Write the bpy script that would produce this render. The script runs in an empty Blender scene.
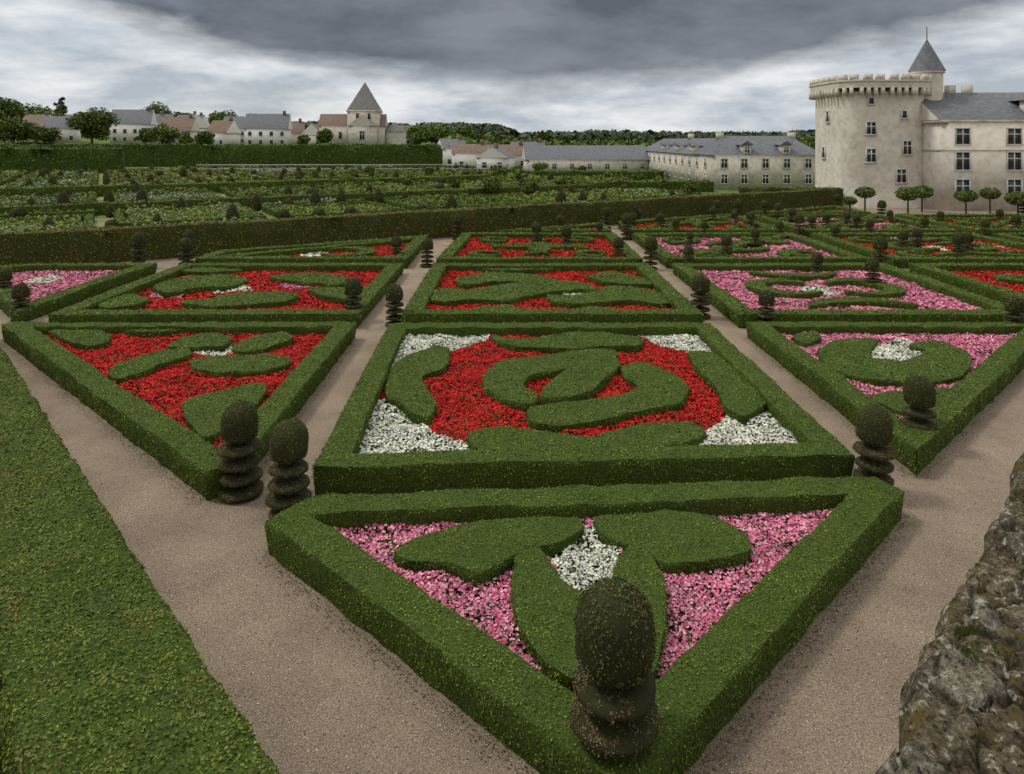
import bpy, math, random
import numpy as np
from mathutils import Vector, geometry
rng=np.random.default_rng(11); random.seed(5)
scene=bpy.context.scene
F=712.0; H=7.0; HZ=140.0
def S(px,py,h=0.0):
    Y=F*(H-h)/(py-HZ); return ((px-512)*Y/F, Y)

# ---------------------------------------------------------------- materials
def newmat(name):
    m=bpy.data.materials.new(name); m.use_nodes=True
    nt=m.node_tree; nt.nodes.clear()
    o=nt.nodes.new('ShaderNodeOutputMaterial'); b=nt.nodes.new('ShaderNodeBsdfPrincipled')
    nt.links.new(b.outputs[0],o.inputs[0])
    return m,nt,b
def ramp(nt,cols,pos=None):
    r=nt.nodes.new('ShaderNodeValToRGB'); e=r.color_ramp.elements
    n=len(cols); pos=pos or [i/(n-1) for i in range(n)]
    while len(e)<n: e.new(0.5)
    for i in range(n):
        e[i].position=pos[i]; e[i].color=(*cols[i],1)
    return r
def noise(nt,scale,detail=3,rough=.55,vec=None):
    n=nt.nodes.new('ShaderNodeTexNoise'); n.inputs['Scale'].default_value=scale
    n.inputs['Detail'].default_value=detail; n.inputs['Roughness'].default_value=rough
    if vec is None:
        g=nt.nodes.new('ShaderNodeNewGeometry'); vec=g.outputs['Position']
    nt.links.new(vec,n.inputs['Vector']); return n
def mixc(nt,fac,a,b,mode='MIX'):
    m=nt.nodes.new('ShaderNodeMix'); m.data_type='RGBA'; m.blend_type=mode
    for s,v in ((m.inputs[0],fac),(m.inputs[6],a),(m.inputs[7],b)):
        if isinstance(v,(int,float)): s.default_value=v
        elif isinstance(v,tuple): s.default_value=(*v,1)
        else: nt.links.new(v,s)
    return m.outputs[2]
def leafmat(name,cols,patch=None,patch_scale=.8,lo=.52,hi=.7,rough=.6,var=(.6,1.35)):
    m,nt,b=newmat(name)
    g=nt.nodes.new('ShaderNodeNewGeometry')
    r=ramp(nt,cols); nt.links.new(g.outputs['Random Per Island'],r.inputs[0])
    col=r.outputs[0]
    n0=noise(nt,1.3,4,.7); r0=ramp(nt,[(var[0],var[0]*1.08,var[0]*1.1),(var[1],var[1]*.95,var[1]*.8)],[.34,.66]); nt.links.new(n0.outputs[0],r0.inputs[0])
    col=mixc(nt,1.0,col,r0.outputs[0],'MULTIPLY')
    if patch:
        n=noise(nt,patch_scale,3,.65); rr=ramp(nt,[(0,0,0),(.8,.8,.8)],[lo,hi]); nt.links.new(n.outputs[0],rr.inputs[0])
        col=mixc(nt,rr.outputs[0],col,patch)
    nt.links.new(col,b.inputs['Base Color']); b.inputs['Roughness'].default_value=rough
    b.inputs['Specular IOR Level'].default_value=.15
    return m
def noisemat(name,cols,scale,pos=None,rough=.9,bump=0.0,bscale=None,detail=5,scale2=None,cols2=None):
    m,nt,b=newmat(name)
    n=noise(nt,scale,detail,.65); r=ramp(nt,cols,pos); nt.links.new(n.outputs[0],r.inputs[0]); col=r.outputs[0]
    if scale2:
        n2=noise(nt,scale2,5,.65); r2=ramp(nt,cols2,[.32,.68]); nt.links.new(n2.outputs[0],r2.inputs[0])
        col=mixc(nt,1.0,col,r2.outputs[0],'MULTIPLY')
    nt.links.new(col,b.inputs['Base Color']); b.inputs['Roughness'].default_value=rough
    b.inputs['Specular IOR Level'].default_value=.15
    if bump:
        n3=noise(nt,bscale or scale,4,.7); bp=nt.nodes.new('ShaderNodeBump'); bp.inputs['Strength'].default_value=bump
        bp.inputs['Distance'].default_value=.03
        nt.links.new(n3.outputs[0],bp.inputs['Height']); nt.links.new(bp.outputs[0],b.inputs['Normal'])
    return m
M_core=noisemat('box_core',[(.016,.028,.006),(.05,.08,.013),(.10,.14,.022)],28,[.3,.5,.7],bump=.8,bscale=40)
BR=(.17,.15,.04)
M_leaf=leafmat('box_leaf',[(.045,.075,.012),(.09,.135,.018),(.125,.18,.025),(.19,.24,.045)],BR,1.7,.6,.78)
M_leafd=leafmat('box_ornament_leaf',[(.045,.078,.013),(.09,.14,.022),(.125,.185,.03),(.18,.235,.045)],BR,1.9,.6,.78)
M_top=leafmat('yew_leaf',[(.03,.048,.012),(.06,.09,.018),(.09,.12,.027),(.13,.14,.04)],(.10,.075,.03),1.6,.5,.66)
M_topcore=noisemat('yew_core',[(.016,.02,.008),(.045,.042,.016)],20)
M_ring=leafmat('yew_ring_leaf',[(.07,.055,.025),(.13,.095,.045),(.19,.13,.065),(.13,.13,.045)],(.17,.11,.06),2.5,.45,.6)
M_horn=leafmat('hornbeam_leaf',[(.05,.065,.012),(.10,.12,.02),(.15,.165,.03),(.22,.23,.055)],(.19,.125,.04),.9,.5,.64,var=(.55,1.3))
M_horncore=noisemat('hornbeam_core',[(.02,.024,.007),(.08,.08,.02)],18)
M_ivy=leafmat('foreground_hedge_leaf',[(.05,.08,.013),(.09,.13,.02),(.125,.17,.027),(.18,.22,.045)],(.20,.16,.04),1.1,.56,.70,var=(.6,1.3))
M_ltgreen=leafmat('light_leaf',[(.09,.13,.02),(.16,.21,.035),(.22,.27,.055)])
M_soil=noisemat('soil',[(.02,.022,.01),(.045,.05,.02)],6)
def flowermat(name,cols):
    m,nt,b=newmat(name)
    g=nt.nodes.new('ShaderNodeNewGeometry'); r=ramp(nt,cols); nt.links.new(g.outputs['Random Per Island'],r.inputs[0])
    n0=noise(nt,1.6,3); r0=ramp(nt,[(.72,.72,.72),(1.1,1.1,1.1)],[.35,.65]); nt.links.new(n0.outputs[0],r0.inputs[0])
    nt.links.new(mixc(nt,1.0,r.outputs[0],r0.outputs[0],'MULTIPLY'),b.inputs['Base Color']); b.inputs['Roughness'].default_value=.6
    b.inputs['Specular IOR Level'].default_value=.15
    return m
M_red=flowermat('red_petal',[(.28,.004,.006),(.50,.008,.010),(.62,.014,.015),(.72,.035,.03)])
M_pink=flowermat('pink_petal',[(.52,.08,.19),(.72,.18,.31),(.8,.30,.43),(.84,.50,.58)])
M_white=flowermat('white_petal',[(.62,.64,.46),(.8,.8,.7),(.88,.88,.82)])
M_bedleaf=leafmat('bedding_leaf',[(.03,.06,.01),(.07,.13,.03),(.11,.17,.04)])
M_lav=flowermat('lavender',[(.20,.21,.24),(.34,.34,.40),(.20,.25,.14),(.42,.42,.46)])
M_veggrey=flowermat('grey_green_leaf',[(.11,.15,.07),(.20,.25,.13),(.30,.34,.22)])
M_gravel=noisemat('gravel',[(.135,.098,.068),(.275,.212,.155),(.37,.295,.225),(.60,.52,.42)],42,[.32,.45,.56,.70],bump=1.0,bscale=70,detail=8,scale2=.6,cols2=[(.76,.75,.73),(1.14,1.13,1.10)])
M_grass=noisemat('grass',[(.06,.095,.02),(.10,.15,.03),(.15,.19,.05)],.35,[.3,.5,.7],detail=8)
M_stone=noisemat('limestone',[(.54,.50,.41),(.70,.65,.56),(.78,.75,.67)],1.6,[.3,.48,.7],bump=.25,bscale=8,detail=9,scale2=.35,cols2=[(.84,.82,.80),(1.05,1.05,1.04)])
M_stoned=noisemat('old_limestone',[(.40,.36,.28),(.58,.53,.44),(.70,.65,.56)],1.2,[.3,.5,.72],bump=.3,bscale=6,detail=9)
M_slate=noisemat('slate',[(.085,.092,.105),(.13,.138,.15),(.2,.205,.215)],2.5,[.3,.5,.75],rough=.6,detail=9)
M_tile=noisemat('brown_tile',[(.11,.075,.055),(.18,.13,.10),(.25,.19,.15)],2,[.3,.5,.75],detail=9)
M_white_p=noisemat('render_wall',[(.62,.6,.53),(.8,.78,.72)],.7)
M_frame,_,_b=newmat('window_frame'); _b.inputs['Base Color'].default_value=(.6,.58,.52,1)
M_glass,_,_b=newmat('window_glass'); _b.inputs['Base Color'].default_value=(.03,.035,.045,1); _b.inputs['Roughness'].default_value=.15
M_bark=noisemat('bark',[(.05,.035,.025),(.12,.09,.065)],8)
M_tree=leafmat('tree_leaf',[(.035,.055,.012),(.065,.10,.02),(.10,.14,.03),(.14,.18,.045)],rough=.7)
M_treel=leafmat('bright_tree_leaf',[(.07,.115,.025),(.12,.17,.04),(.17,.23,.06)],rough=.7)
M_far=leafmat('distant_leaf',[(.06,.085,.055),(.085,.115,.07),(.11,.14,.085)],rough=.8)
M_veg=[M_ltgreen,M_treel,M_ltgreen,M_leaf,M_horn,M_veggrey,M_lav,M_ltgreen,M_leafd]

# ---------------------------------------------------------------- mesh helpers
class MB:
    def __init__(s): s.v=[]; s.f=[]; s.n=0
    def add(s,v,f,mat=0):
        v=np.asarray(v,float).reshape(-1,3); f=np.asarray(f,np.int64)
        if len(f)==0: return
        s.v.append(v); s.f.append((f+s.n,mat)); s.n+=len(v)
    def mesh(s,name,mats,attrs=None):
        me=bpy.data.meshes.new(name); V=np.concatenate(s.v)
        me.vertices.add(len(V)); me.vertices.foreach_set('co',V.ravel())
        L=np.concatenate([f.ravel() for f,_ in s.f]); cnt=np.concatenate([np.full(len(f),f.shape[1]) for f,_ in s.f])
        mi=np.concatenate([np.full(len(f),m) for f,m in s.f])
        me.loops.add(len(L)); me.loops.foreach_set('vertex_index',L.astype(np.int32))
        st=np.concatenate([[0],np.cumsum(cnt)[:-1]])
        me.polygons.add(len(cnt)); me.polygons.foreach_set('loop_start',st.astype(np.int32)); me.polygons.foreach_set('loop_total',cnt.astype(np.int32))
        me.polygons.foreach_set('material_index',mi.astype(np.int32))
        for m in mats: me.materials.append(m)
        me.update(calc_edges=True)
        if attrs:
            for k,a in attrs.items():
                at_=me.attributes.new(k,'FLOAT','POINT'); arr=np.full(len(V),.5,np.float32); arr[:len(a)]=a; at_.data.foreach_set('value',arr)
        else: me.validate()
        return me
    def obj(s,name,mats,parent=None,loc=(0,0,0),attrs=None):
        o=bpy.data.objects.new(name,s.mesh(name,mats,attrs)); scene.collection.objects.link(o)
        o.location=loc
        if parent: o.parent=parent
        return o
def _h(i,j,k):
    n=(i*374761393+j*668265263+k*2147483647)&0xffffffff
    n=((n^(n>>13))*1274126177)&0xffffffff
    return ((n^(n>>16))&0xffff)/65535.0
def vn(P,scale,seed=0):
    P=np.asarray(P,float)*scale+seed*17.3; I=np.floor(P).astype(np.int64); f=P-I; f=f*f*(3-2*f)
    r=0
    for a in (0,1):
        for b in (0,1):
            for c in (0,1):
                w=(f[:,0] if a else 1-f[:,0])*(f[:,1] if b else 1-f[:,1])*(f[:,2] if c else 1-f[:,2])
                r=r+w*_h(I[:,0]+a,I[:,1]+b,I[:,2]+c)
    return r*2-1
def area(p): p=np.asarray(p); x,y=p[:,0],p[:,1]; return .5*np.sum(x*np.roll(y,-1)-y*np.roll(x,-1))
def ccw(p): p=np.asarray(p,float); return p if area(p)>0 else p[::-1]
def inside(P,loops):
    c=np.zeros(len(P),bool)
    for L in loops:
        L=np.asarray(L)
        for a,b in zip(L,np.roll(L,-1,axis=0)):
            if a[1]==b[1]: continue
            k=((a[1]>P[:,1])!=(b[1]>P[:,1]))&(P[:,0]<(b[0]-a[0])*(P[:,1]-a[1])/(b[1]-a[1])+a[0]); c^=k
    return c
def segdist(P,loops):
    d=np.full(len(P),1e9)
    for L in loops:
        for a,b in zip(L,np.roll(L,-1,axis=0)):
            ab=b-a; t=np.clip(((P-a)@ab)/max(ab@ab,1e-12),0,1); q=a+t[:,None]*ab
            d=np.minimum(d,np.hypot(*(P-q).T))
    return d
def resample(L,sp):
    out=[]
    for a,b in zip(L,np.roll(L,-1,axis=0)):
        n=max(1,int(math.ceil(np.hypot(*(b-a))/sp)))
        for i in range(n): out.append(a+(b-a)*i/n)
    return np.array(out)
def inset(p,d):
    p=ccw(p); n=len(p); out=[]
    for i in range(n):
        a,b,c=p[i-1],p[i],p[(i+1)%n]
        e1=(b-a)/np.hypot(*(b-a)); e2=(c-b)/np.hypot(*(c-b))
        n1=np.array([-e1[1],e1[0]]); n2=np.array([-e2[1],e2[0]])
        A=np.array([n1,n2]); r=np.array([n1@b+d,n2@b+d])
        out.append(np.linalg.solve(A,r) if abs(np.linalg.det(A))>1e-3 else b+n1*d)
    return np.array(out)
def clip(p,nx,ny,c):   # keep nx*x+ny*y<c
    out=[]; p=[np.asarray(q,float) for q in p]
    for a,b in zip(p,p[1:]+p[:1]):
        da=nx*a[0]+ny*a[1]-c; db=nx*b[0]+ny*b[1]-c
        if da<=0: out.append(a)
        if (da<0)!=(db<0) and abs(da-db)>1e-9: out.append(a+(b-a)*da/(da-db))
    r=[]
    for q in out:
        if not r or np.hypot(*(q-r[-1]))>1.2: r.append(q)
    if len(r)>2 and np.hypot(*(r[0]-r[-1]))<1.2: r.pop()
    return r
def smooth(p,it=2):
    p=np.asarray(p,float)
    for _ in range(it):
        q=np.roll(p,-1,axis=0); p=np.stack([.82*p+.18*q,.18*p+.82*q],1).reshape(-1,2)
    return p
def leaves(T,dens,size,lift=.5,tilt=.5,rnd=None):
    T=np.asarray(T); cr=np.cross(T[:,1]-T[:,0],T[:,2]-T[:,0]); ar=.5*np.linalg.norm(cr,axis=1); tot=ar.sum()
    n=int(tot*dens)
    if n<1: return np.zeros((0,3)),np.zeros((0,4),int)
    idx=rng.choice(len(T),n,p=ar/tot); nr=cr[idx]/(2*ar[idx][:,None]+1e-12)
    u=rng.random(n); v=rng.random(n); k=u+v>1; u[k]=1-u[k]; v[k]=1-v[k]
    P=T[idx,0]+(T[idx,1]-T[idx,0])*u[:,None]+(T[idx,2]-T[idx,0])*v[:,None]
    keep=vn(P,7,5)+.6*vn(P,17,6)+rng.normal(size=n)*.5>-.8
    P=P[keep]; nr=nr[keep]; n=len(P)
    P=P+nr*(rng.random(n)*lift*size*1.6-.2*size)[:,None]+nr*(.016*vn(P,6,8)+.01*vn(P,14,9))[:,None]
    N=nr+rng.normal(size=(n,3))*tilt; return quads(P,N,size)
def quads(P,N,size,asp=.6):
    n=len(P); N=N/(np.linalg.norm(N,axis=1)[:,None]+1e-9); R=rng.normal(size=(n,3))
    t=np.cross(N,R); t/=np.linalg.norm(t,axis=1)[:,None]+1e-9; b=np.cross(N,t)
    s=(size*(.6+.8*rng.random(n)))[:,None]*.5
    V=np.stack([P+t*s,P+b*s*asp,P-t*s,P-b*s*asp],1).reshape(-1,3)
    return V,np.arange(4*n).reshape(n,4)
def hedge_geo(mb,outer,holes,h,sp,wob=1.0,taper=0.0):
    loops=[resample(ccw(outer),sp)]+[resample(ccw(q)[::-1],sp) for q in holes]
    lo=np.min(loops[0],0); hi=np.max(loops[0],0)
    gx,gy=np.meshgrid(np.arange(lo[0],hi[0],sp),np.arange(lo[1],hi[1],sp)); G=np.stack([gx.ravel(),gy.ravel()],1)
    G=G+(rng.random(G.shape)-.5)*sp*.4
    simple=[ccw(outer)]+[np.asarray(q,float) for q in holes]
    G=G[inside(G,simple)]
    if len(G): G=G[segdist(G,simple)>.5*sp]
    B=np.concatenate(loops); edges=[]; o=0
    for L in loops:
        n=len(L); edges+=[(o+i,o+(i+1)%n) for i in range(n)]; o+=n
    A=np.concatenate([B,G]) if len(G) else B
    r=geometry.delaunay_2d_cdt([Vector(p) for p in A],edges,[],0,1e-5)
    V=np.array([tuple(v) for v in r[0]]); T=np.array([f for f in r[2] if len(f)==3])
    cen=V[T].mean(1); T=T[inside(cen,simple)]
    d=segdist(V,simple); P3=np.column_stack([V,np.zeros(len(V))])
    def zf(Q): return .026*wob*vn(Q,2.2,1)+.018*wob*vn(Q,7,2)+.03*wob*vn(Q,.5,4)
    z=h+zf(P3); z-=np.where(d<.3*sp,.012,0)
    V3=np.column_stack([V,z]); a=np.cross(V3[T[:,1]]-V3[T[:,0]],V3[T[:,2]]-V3[T[:,0]])[:,2]
    T[a<0]=T[a<0][:,::-1]; mb.add(V3,T,0); tris=[V3[T]]
    for L in loops:
        n=len(L); e=np.roll(L,-1,axis=0)-L; e/=np.hypot(*e.T)[:,None]+1e-9
        nm=np.column_stack([e[:,1],-e[:,0]]); nv=nm+np.roll(nm,1,axis=0); nv/=np.hypot(*nv.T)[:,None]+1e-9
        rings=[]
        P0=np.column_stack([L,np.zeros(n)])
        for k,(zz,off) in enumerate(((h-.012,0.0),(h-.06,.010),(h*.5,-.01),(0,-.06))):
            q=P0.copy(); q[:,2]=zz
            if k==0: q[:,2]+=zf(P0)
            w=(off+taper*(1-zz/h)+(.022*wob*vn(q,2.5,3)+.015*wob*vn(q,8,5))*(1 if k else 0))
            q[:,:2]+=nv*np.reshape(w,(-1,1)); rings.append(q)
        R=np.concatenate(rings); fs=[]
        i=np.arange(n); j=(i+1)%n
        for k in range(3): fs.append(np.column_stack([k*n+i,(k+1)*n+i,(k+1)*n+j,k*n+j]))
        fs=np.concatenate(fs); mb.add(R,fs,0)
        tris.append(R[fs[:,[0,1,2]]]); tris.append(R[fs[:,[0,2,3]]])
    return np.concatenate(tris)
def hedge(outer,holes=(),h=.59,name='box_hedge',core=None,leaf=None,cover=.7,size=None,sp=None,wob=1.0,taper=0.0,tilt=.55):
    c=np.mean(np.asarray(outer),0); near=max(6,np.min(np.asarray(outer)[:,1])); D=max(7,.5*(near+c[1]))
    size=size or max(.03,D*.0024); sp=sp or max(.13,D*.009)
    mb=MB(); T=hedge_geo(mb,outer,list(holes),h,sp,wob,taper)
    V,f=leaves(T,cover/(size*size*.6),size,tilt=tilt); mb.add(V,f,1)
    return mb.obj(name,[core or M_core,leaf or M_leaf])
def flowers(mb,P,size,mat):
    n=len(P)
    if n==0: return
    N=np.array([0,-.1,1.0])+rng.normal(size=(n,3))*.42; N/=np.linalg.norm(N,axis=1)[:,None]
    R=rng.normal(size=(n,3)); t=np.cross(N,R); t/=np.linalg.norm(t,axis=1)[:,None]; b=np.cross(N,t)
    s=(size*(.55+.75*rng.random(n)))[:,None]*.5; Vs=[P-N*s*.3]
    for k in range(6):
        a=k*math.pi/3; rr=s*(1.0 if k%2==0 else .68)
        Vs.append(P+(t*math.cos(a)+b*math.sin(a))*rr)
    V=np.stack(Vs,1).reshape(-1,3); base=np.arange(n)[:,None]*7
    f=np.concatenate([base+np.array([[0,1+k,1+(k+1)%6]]) for k in range(6)]); mb.add(V,f,mat)
def sample(poly,dens,excl=(),only=None):
    poly=np.asarray(poly); lo=poly.min(0); hi=poly.max(0); n=int((hi-lo).prod()*dens)
    P=lo+rng.random((n,2))*(hi-lo); P=P[inside(P,[poly])]
    for e in excl:
        if len(P): P=P[~inside(P,[np.asarray(e)])]
    return P
def flower_bed(inner,default,zones=(),ornaments=(),hz=.29):
    c=np.mean(np.asarray(inner),0); D=max(8,c[1]-3)
    size=max(.055,D*.0040); dens=1.75/(size*size*.55)
    mb=MB(); p=ccw(inner); n=len(p)
    mb.add(np.column_stack([p,np.full(n,.014)]),[list(range(n))],0)
    mats=[M_soil,M_bedleaf,M_red,M_pink,M_white]
    # foliage mass of the bedding plants below the blooms
    Q=sample(p,dens*.45,ornaments); Q3=np.column_stack([Q,np.zeros(len(Q))]); Q3[:,2]=hz-.09+.05*vn(Q3,1.6,9)+.05*vn(Q3,5,2)-.05*rng.random(len(Q))
    V,f=quads(Q3,np.array([0,0,1.0])+rng.normal(size=(len(Q),3))*.4,size*1.9,.8); mb.add(V,f,1)
    def put(poly,mi,excl):
        P=sample(poly,dens,list(excl)+list(ornaments))
        if len(P): P=P[inside(P,[p])]
        if len(P)==0: return
        P3=np.column_stack([P,np.zeros(len(P))]); z=hz+.05*vn(P3,1.6,9)+.04*rng.random(len(P))+.05*vn(P3,5,2)
        patch=vn(P3,1.1,7)+.5*vn(P3,4,8)+rng.normal(size=len(P))*.35
        keep=patch>-.95; P3[:,2]=z; flowers(mb,P3[keep],size,mi)
        m=int(len(P)*(.22 if mi!=4 else .32)); Q=P3[rng.permutation(len(P3))[:m]].copy(); Q[:,2]-=.035*rng.random(m)+.002
        V,f=quads(Q,np.array([0,0,1.0])+rng.normal(size=(m,3))*.6,size*1.2); mb.add(V,f,1)
    for z,mi in zones: put(z,mi,[])
    put(p,default,[z for z,_ in zones])
    return mb.obj('flower_bed',mats)
HO=.48; HF=.3
def px(pts,h=HO): return np.array([S(a,b,h) for a,b in pts])
def arcband(cx,cy,r,a0,a1,w,ex=1.0,n=14):
    o=[];i=[]
    for k in range(n+1):
        t=k/n; a=math.radians(a0+(a1-a0)*t); ww=w*(.25+.75*math.sin(math.pi*t))
        o.append((cx+(r+ww/2)*math.cos(a),cy+ex*(r+ww/2)*math.sin(a))); i.append((cx+(r-ww/2)*math.cos(a),cy+ex*(r-ww/2)*math.sin(a)))
    return np.array(o+i[::-1])

# ---------------------------------------------------------------- ground
def sheet(name,poly,z,mat):
    mb=MB(); p=ccw(poly); mb.add(np.column_stack([p,np.full(len(p),z)]),[list(range(len(p)))],0); return mb.obj(name,[mat])
sheet('ground',[(-4000,-300),(4000,-300),(4000,6000),(-4000,6000)],0,M_grass)
sheet('gravel_path',[(-60,-6),(40,-6),(75,40),(75,72),(58,85.5),(33,76),(-33,38.5),(-60,24)],.004,M_gravel)
P=np.column_stack([rng.uniform(-9,12,34000),rng.uniform(5.5,17,34000),np.full(34000,.012)])
mb=MB(); V,f=quads(P,np.array([0,0,1.0])+rng.normal(size=(34000,3))*.5,.022,.8); mb.add(V,f,0)
mb.obj('gravel',[flowermat('pebble',[(.12,.09,.065),(.27,.21,.155),(.42,.35,.27),(.6,.54,.45)])])

# ---------------------------------------------------------------- near beds
W=.62
A=[(-4.14,12.0),(1.14,7.01),(7.2,13.1),(6.9,13.55),(-3.6,12.85)]
B=[(-3.9,13.96),(6.96,14.5),(6.94,25.0),(-4.3,25.0)]
C=[(-5.9,13.75),(-5.4,14.2),(-5.5,25.1),(-17.6,25.1),(-17.7,24.7)]
D=[(8.36,14.7),(19.3,25.2),(8.3,25.2)]
At=[(-4.94,12.76),(1.14,7.01),(7.70,13.6)]; Ct=[(-5.42,13.3),(-5.5,25.1),(-18.1,25.1)]
for p,q in ((A,At),(B,B),(C,Ct),(D,D)): hedge(p,[inset(q,W)],taper=.01,wob=1.3)
pts=[]
for poly in (A,B,C,D):
    for a,b in zip(poly,poly[1:]+poly[:1]):
        a=np.array(a);b=np.array(b);L=np.hypot(*(b-a));n=int(L*90); t=rng.random(n); e=(b-a)/L; nn=np.array([e[1],-e[0]])
        if area(poly)<0: nn=-nn
        pts.append(a+(b-a)*t[:,None]+nn*np.abs(rng.normal(size=n)*.12)[:,None])
P=np.concatenate(pts); P=np.column_stack([P,np.full(len(P),.014)])
mb=MB(); V,f=quads(P,np.array([0,0,1.])+rng.normal(size=(len(P),3))*.3,.03); mb.add(V,f,0); mb.obj('leaf_litter',[leafmat('litter',[(.04,.05,.015),(.10,.08,.03),(.16,.12,.06)])])
oA=[px([(393,550),(418,536),(465,524),(520,516),(580,516),(584,526),(560,543),(525,549),(497,566),(478,574),(450,562),(405,560)]),
    px([(592,514),(630,513),(680,509),(722,520),(748,536),(752,552),(715,560),(665,562),(640,546),(600,532)]),
    px([(511,580),(516,554),(533,542),(550,560),(562,580),(588,594),(592,620),(588,672),(572,678),(540,657),(518,622)]),
    px([(619,554),(632,542),(652,552),(665,580),(666,620),(656,668),(642,678),(626,640),(602,612),(610,584)])]
wA=px([(548,544),(585,528),(622,540),(618,585),(596,604),(560,580)],HF)
flower_bed(inset(At,W-.05),3,[(wA,4)],oA)
oB=[px([(450,347),(432,347),(404,356),(388,372),(385,396),(402,404),(412,413),(430,419),(437,402),(424,384),(420,375),(448,366)]),
    px([(687,350),(712,351),(740,368),(744,381),(764,388),(768,402),(745,418),(724,408),(718,388),(702,373),(692,362)]),
    px([(464,436),(484,426),(540,429),(590,436),(636,423),(690,420),(707,429),(698,440),(640,448),(600,452),(548,448),(480,452)]),
    px([(486,334),(530,339),(570,331),(610,332),(645,337),(640,347),(600,345),(560,349),(510,345)]),
    px([(482,374),(498,361),(540,356),(575,350),(612,348),(620,356),(598,362),(558,369),(528,375),(522,385),(540,395),(530,406),(498,397),(484,387)]),
    px([(618,366),(646,361),(676,374),(690,388),(682,402),(638,409),(612,418),(560,425),(530,422),(526,408),(560,403),(598,399),(630,392),(640,385),(628,378)]),]
oBk=px([(538,399),(546,387),(564,372),(592,359),(614,358),(622,366),(608,377),(594,391),(566,402)])
inB=inset(B,W-.05)
wB=[(px([(335,462),(360,400),(428,404),(430,432),(508,462)],HF),4),(px([(664,462),(700,434),(755,398),(800,408),(850,465)],HF),4),
    (px([(365,380),(390,322),(498,324),(486,342),(445,352),(410,366)],HF),4),(px([(618,324),(726,324),(752,372),(700,354),(655,345)],HF),4)]
flower_bed(inB,2,wB,oB+[oBk]); hedge(smooth(oBk,2),[],.56,leaf=M_leafd,wob=1.2,sp=.16)
oC=[px([(107,371),(122,360),(160,350),(188,346),(192,353),(160,362),(140,372),(118,378)]),px([(164,346),(185,335),(212,332),(234,337),(224,345),(190,347)]),
    px([(230,345),(252,335),(286,331),(295,338),(265,348),(240,352)]),px([(188,358),(225,354),(270,354),(290,357),(289,364),(258,371),(222,371),(194,367)]),
    px([(44,325),(90,326),(112,334),(108,342),(86,346),(62,338)]),
    px([(180,400),(208,393),(262,381),(268,390),(250,408),(215,434),(202,438),(188,420)]),
    px([(110,328),(150,325),(190,329),(150,333)])]
wC=px([(186,351),(222,342),(244,350),(215,359)],HF)
flower_bed(inset(Ct,W-.05),2,[(wC,4)],oC)
oD=[px([(816,350),(833,339),(880,337),(872,347),(868,357),(905,361),(930,350),(905,343),(940,339),(968,351),(972,365),(957,377),(915,382),(858,378),(828,367)]),
    px([(866,396),(905,389),(955,385),(962,395),(935,412),(915,416),(893,408)]),
    px([(790,334),(815,330),(822,336),(806,344)])]
wD=px([(865,350),(905,338),(930,350),(905,364),(870,364)],HF)
flower_bed(inset(D,W-.05),3,[(wD,4)],oD)
oE=[px(q) for q in [[(150,286),(180,277),(225,273),(252,279),(230,285),(192,288),(165,293)],[(175,302),(215,297),(250,290),(300,292),(292,300),(250,304),(205,307)],
    [(262,276),(310,271),(350,276),(342,285),(300,281)],[(92,302),(130,293),(152,298),(132,305),(104,307)],[(305,288),(335,286),(362,290),(350,300),(325,296)],[(160,270),(200,267),(250,269),(200,272)]]]
oG=[px(q) for q in [[(420,295),(445,287),(470,290),(500,285),(540,279),(585,282),(600,289),(565,289),(530,294),(505,301),(470,298),(440,302)],
    [(452,278),(490,271),(530,273),(565,281),(545,286),(520,280),(490,281),(465,285)],[(545,294),(580,295),(610,285),(645,288),(675,296),(668,304),(635,300),(600,302),(575,304),(552,300)],
    [(585,275),(610,271),(640,276),(657,284),(630,284),(600,281)],[(478,306),(510,304),(532,311),(500,315),(472,311)],[(570,308),(600,306),(632,312),(600,316)],[(475,268),(520,268),(560,268),(520,270)]]]
for o in oA+oB+oC+oD+oE+oG: hedge(smooth(o,2),[],HO,leaf=M_leafd,wob=1.3,sp=.16 if o[:,1].mean()<24 else .3,taper=-.02)

# ---------------------------------------------------------------- farther ornamental beds
DIAGR=-6.4; DIAGL=8.2
HL0=np.array([-33.5,34.9]); HL1=np.array([33.5,73.6]); hd=(HL1-HL0)/np.hypot(*(HL1-HL0)); hn=np.array([-hd[1],hd[0]])
def pattern(kind,c,w,d):
    cx,cy=c; R=min(w,d)/2
    if kind==0:
        L=[arcband(cx,cy,R*.38,20,160,R*.2,.9),arcband(cx,cy,R*.38,200,340,R*.2,.9)]
        for sx in(-1,1):
            for sy in(-1,1): L.append(arcband(cx+sx*R*.85,cy+sy*R*.85,R*.5,*( {(-1,-1):(0,90),(1,-1):(90,180),(1,1):(180,270),(-1,1):(270,360)}[(sx,sy)]),R*.2))
    elif kind==1:
        L=[arcband(cx-R*.35,cy,R*.3,40,320,R*.18),arcband(cx+R*.35,cy,R*.3,220,500,R*.18),arcband(cx,cy+R*1.1,R*.55,215,325,R*.18),arcband(cx,cy-R*1.1,R*.55,35,145,R*.18)]
    else:
        L=[arcband(cx+math.cos(a)*R*.42,cy+math.sin(a)*R*.42,R*.36,math.degrees(a)+60,math.degrees(a)+280,R*.17) for a in(.78,2.36,3.93,5.5)]
        L.append(arcband(cx-R*.02,cy,R*.12,0,340,R*.16))
    return L
cols=[(-43.5,-32.3),(-31,-18.6),(-17.2,-5.7),(-4.1,7.1),(8.4,19.5),(20.8,32),(33.3,44.5),(45.8,57)]
rows=[(26.4,37.3),(38.7,49.6),(51,62),(63.4,70.5)]
kk=0; corners=[]
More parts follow.
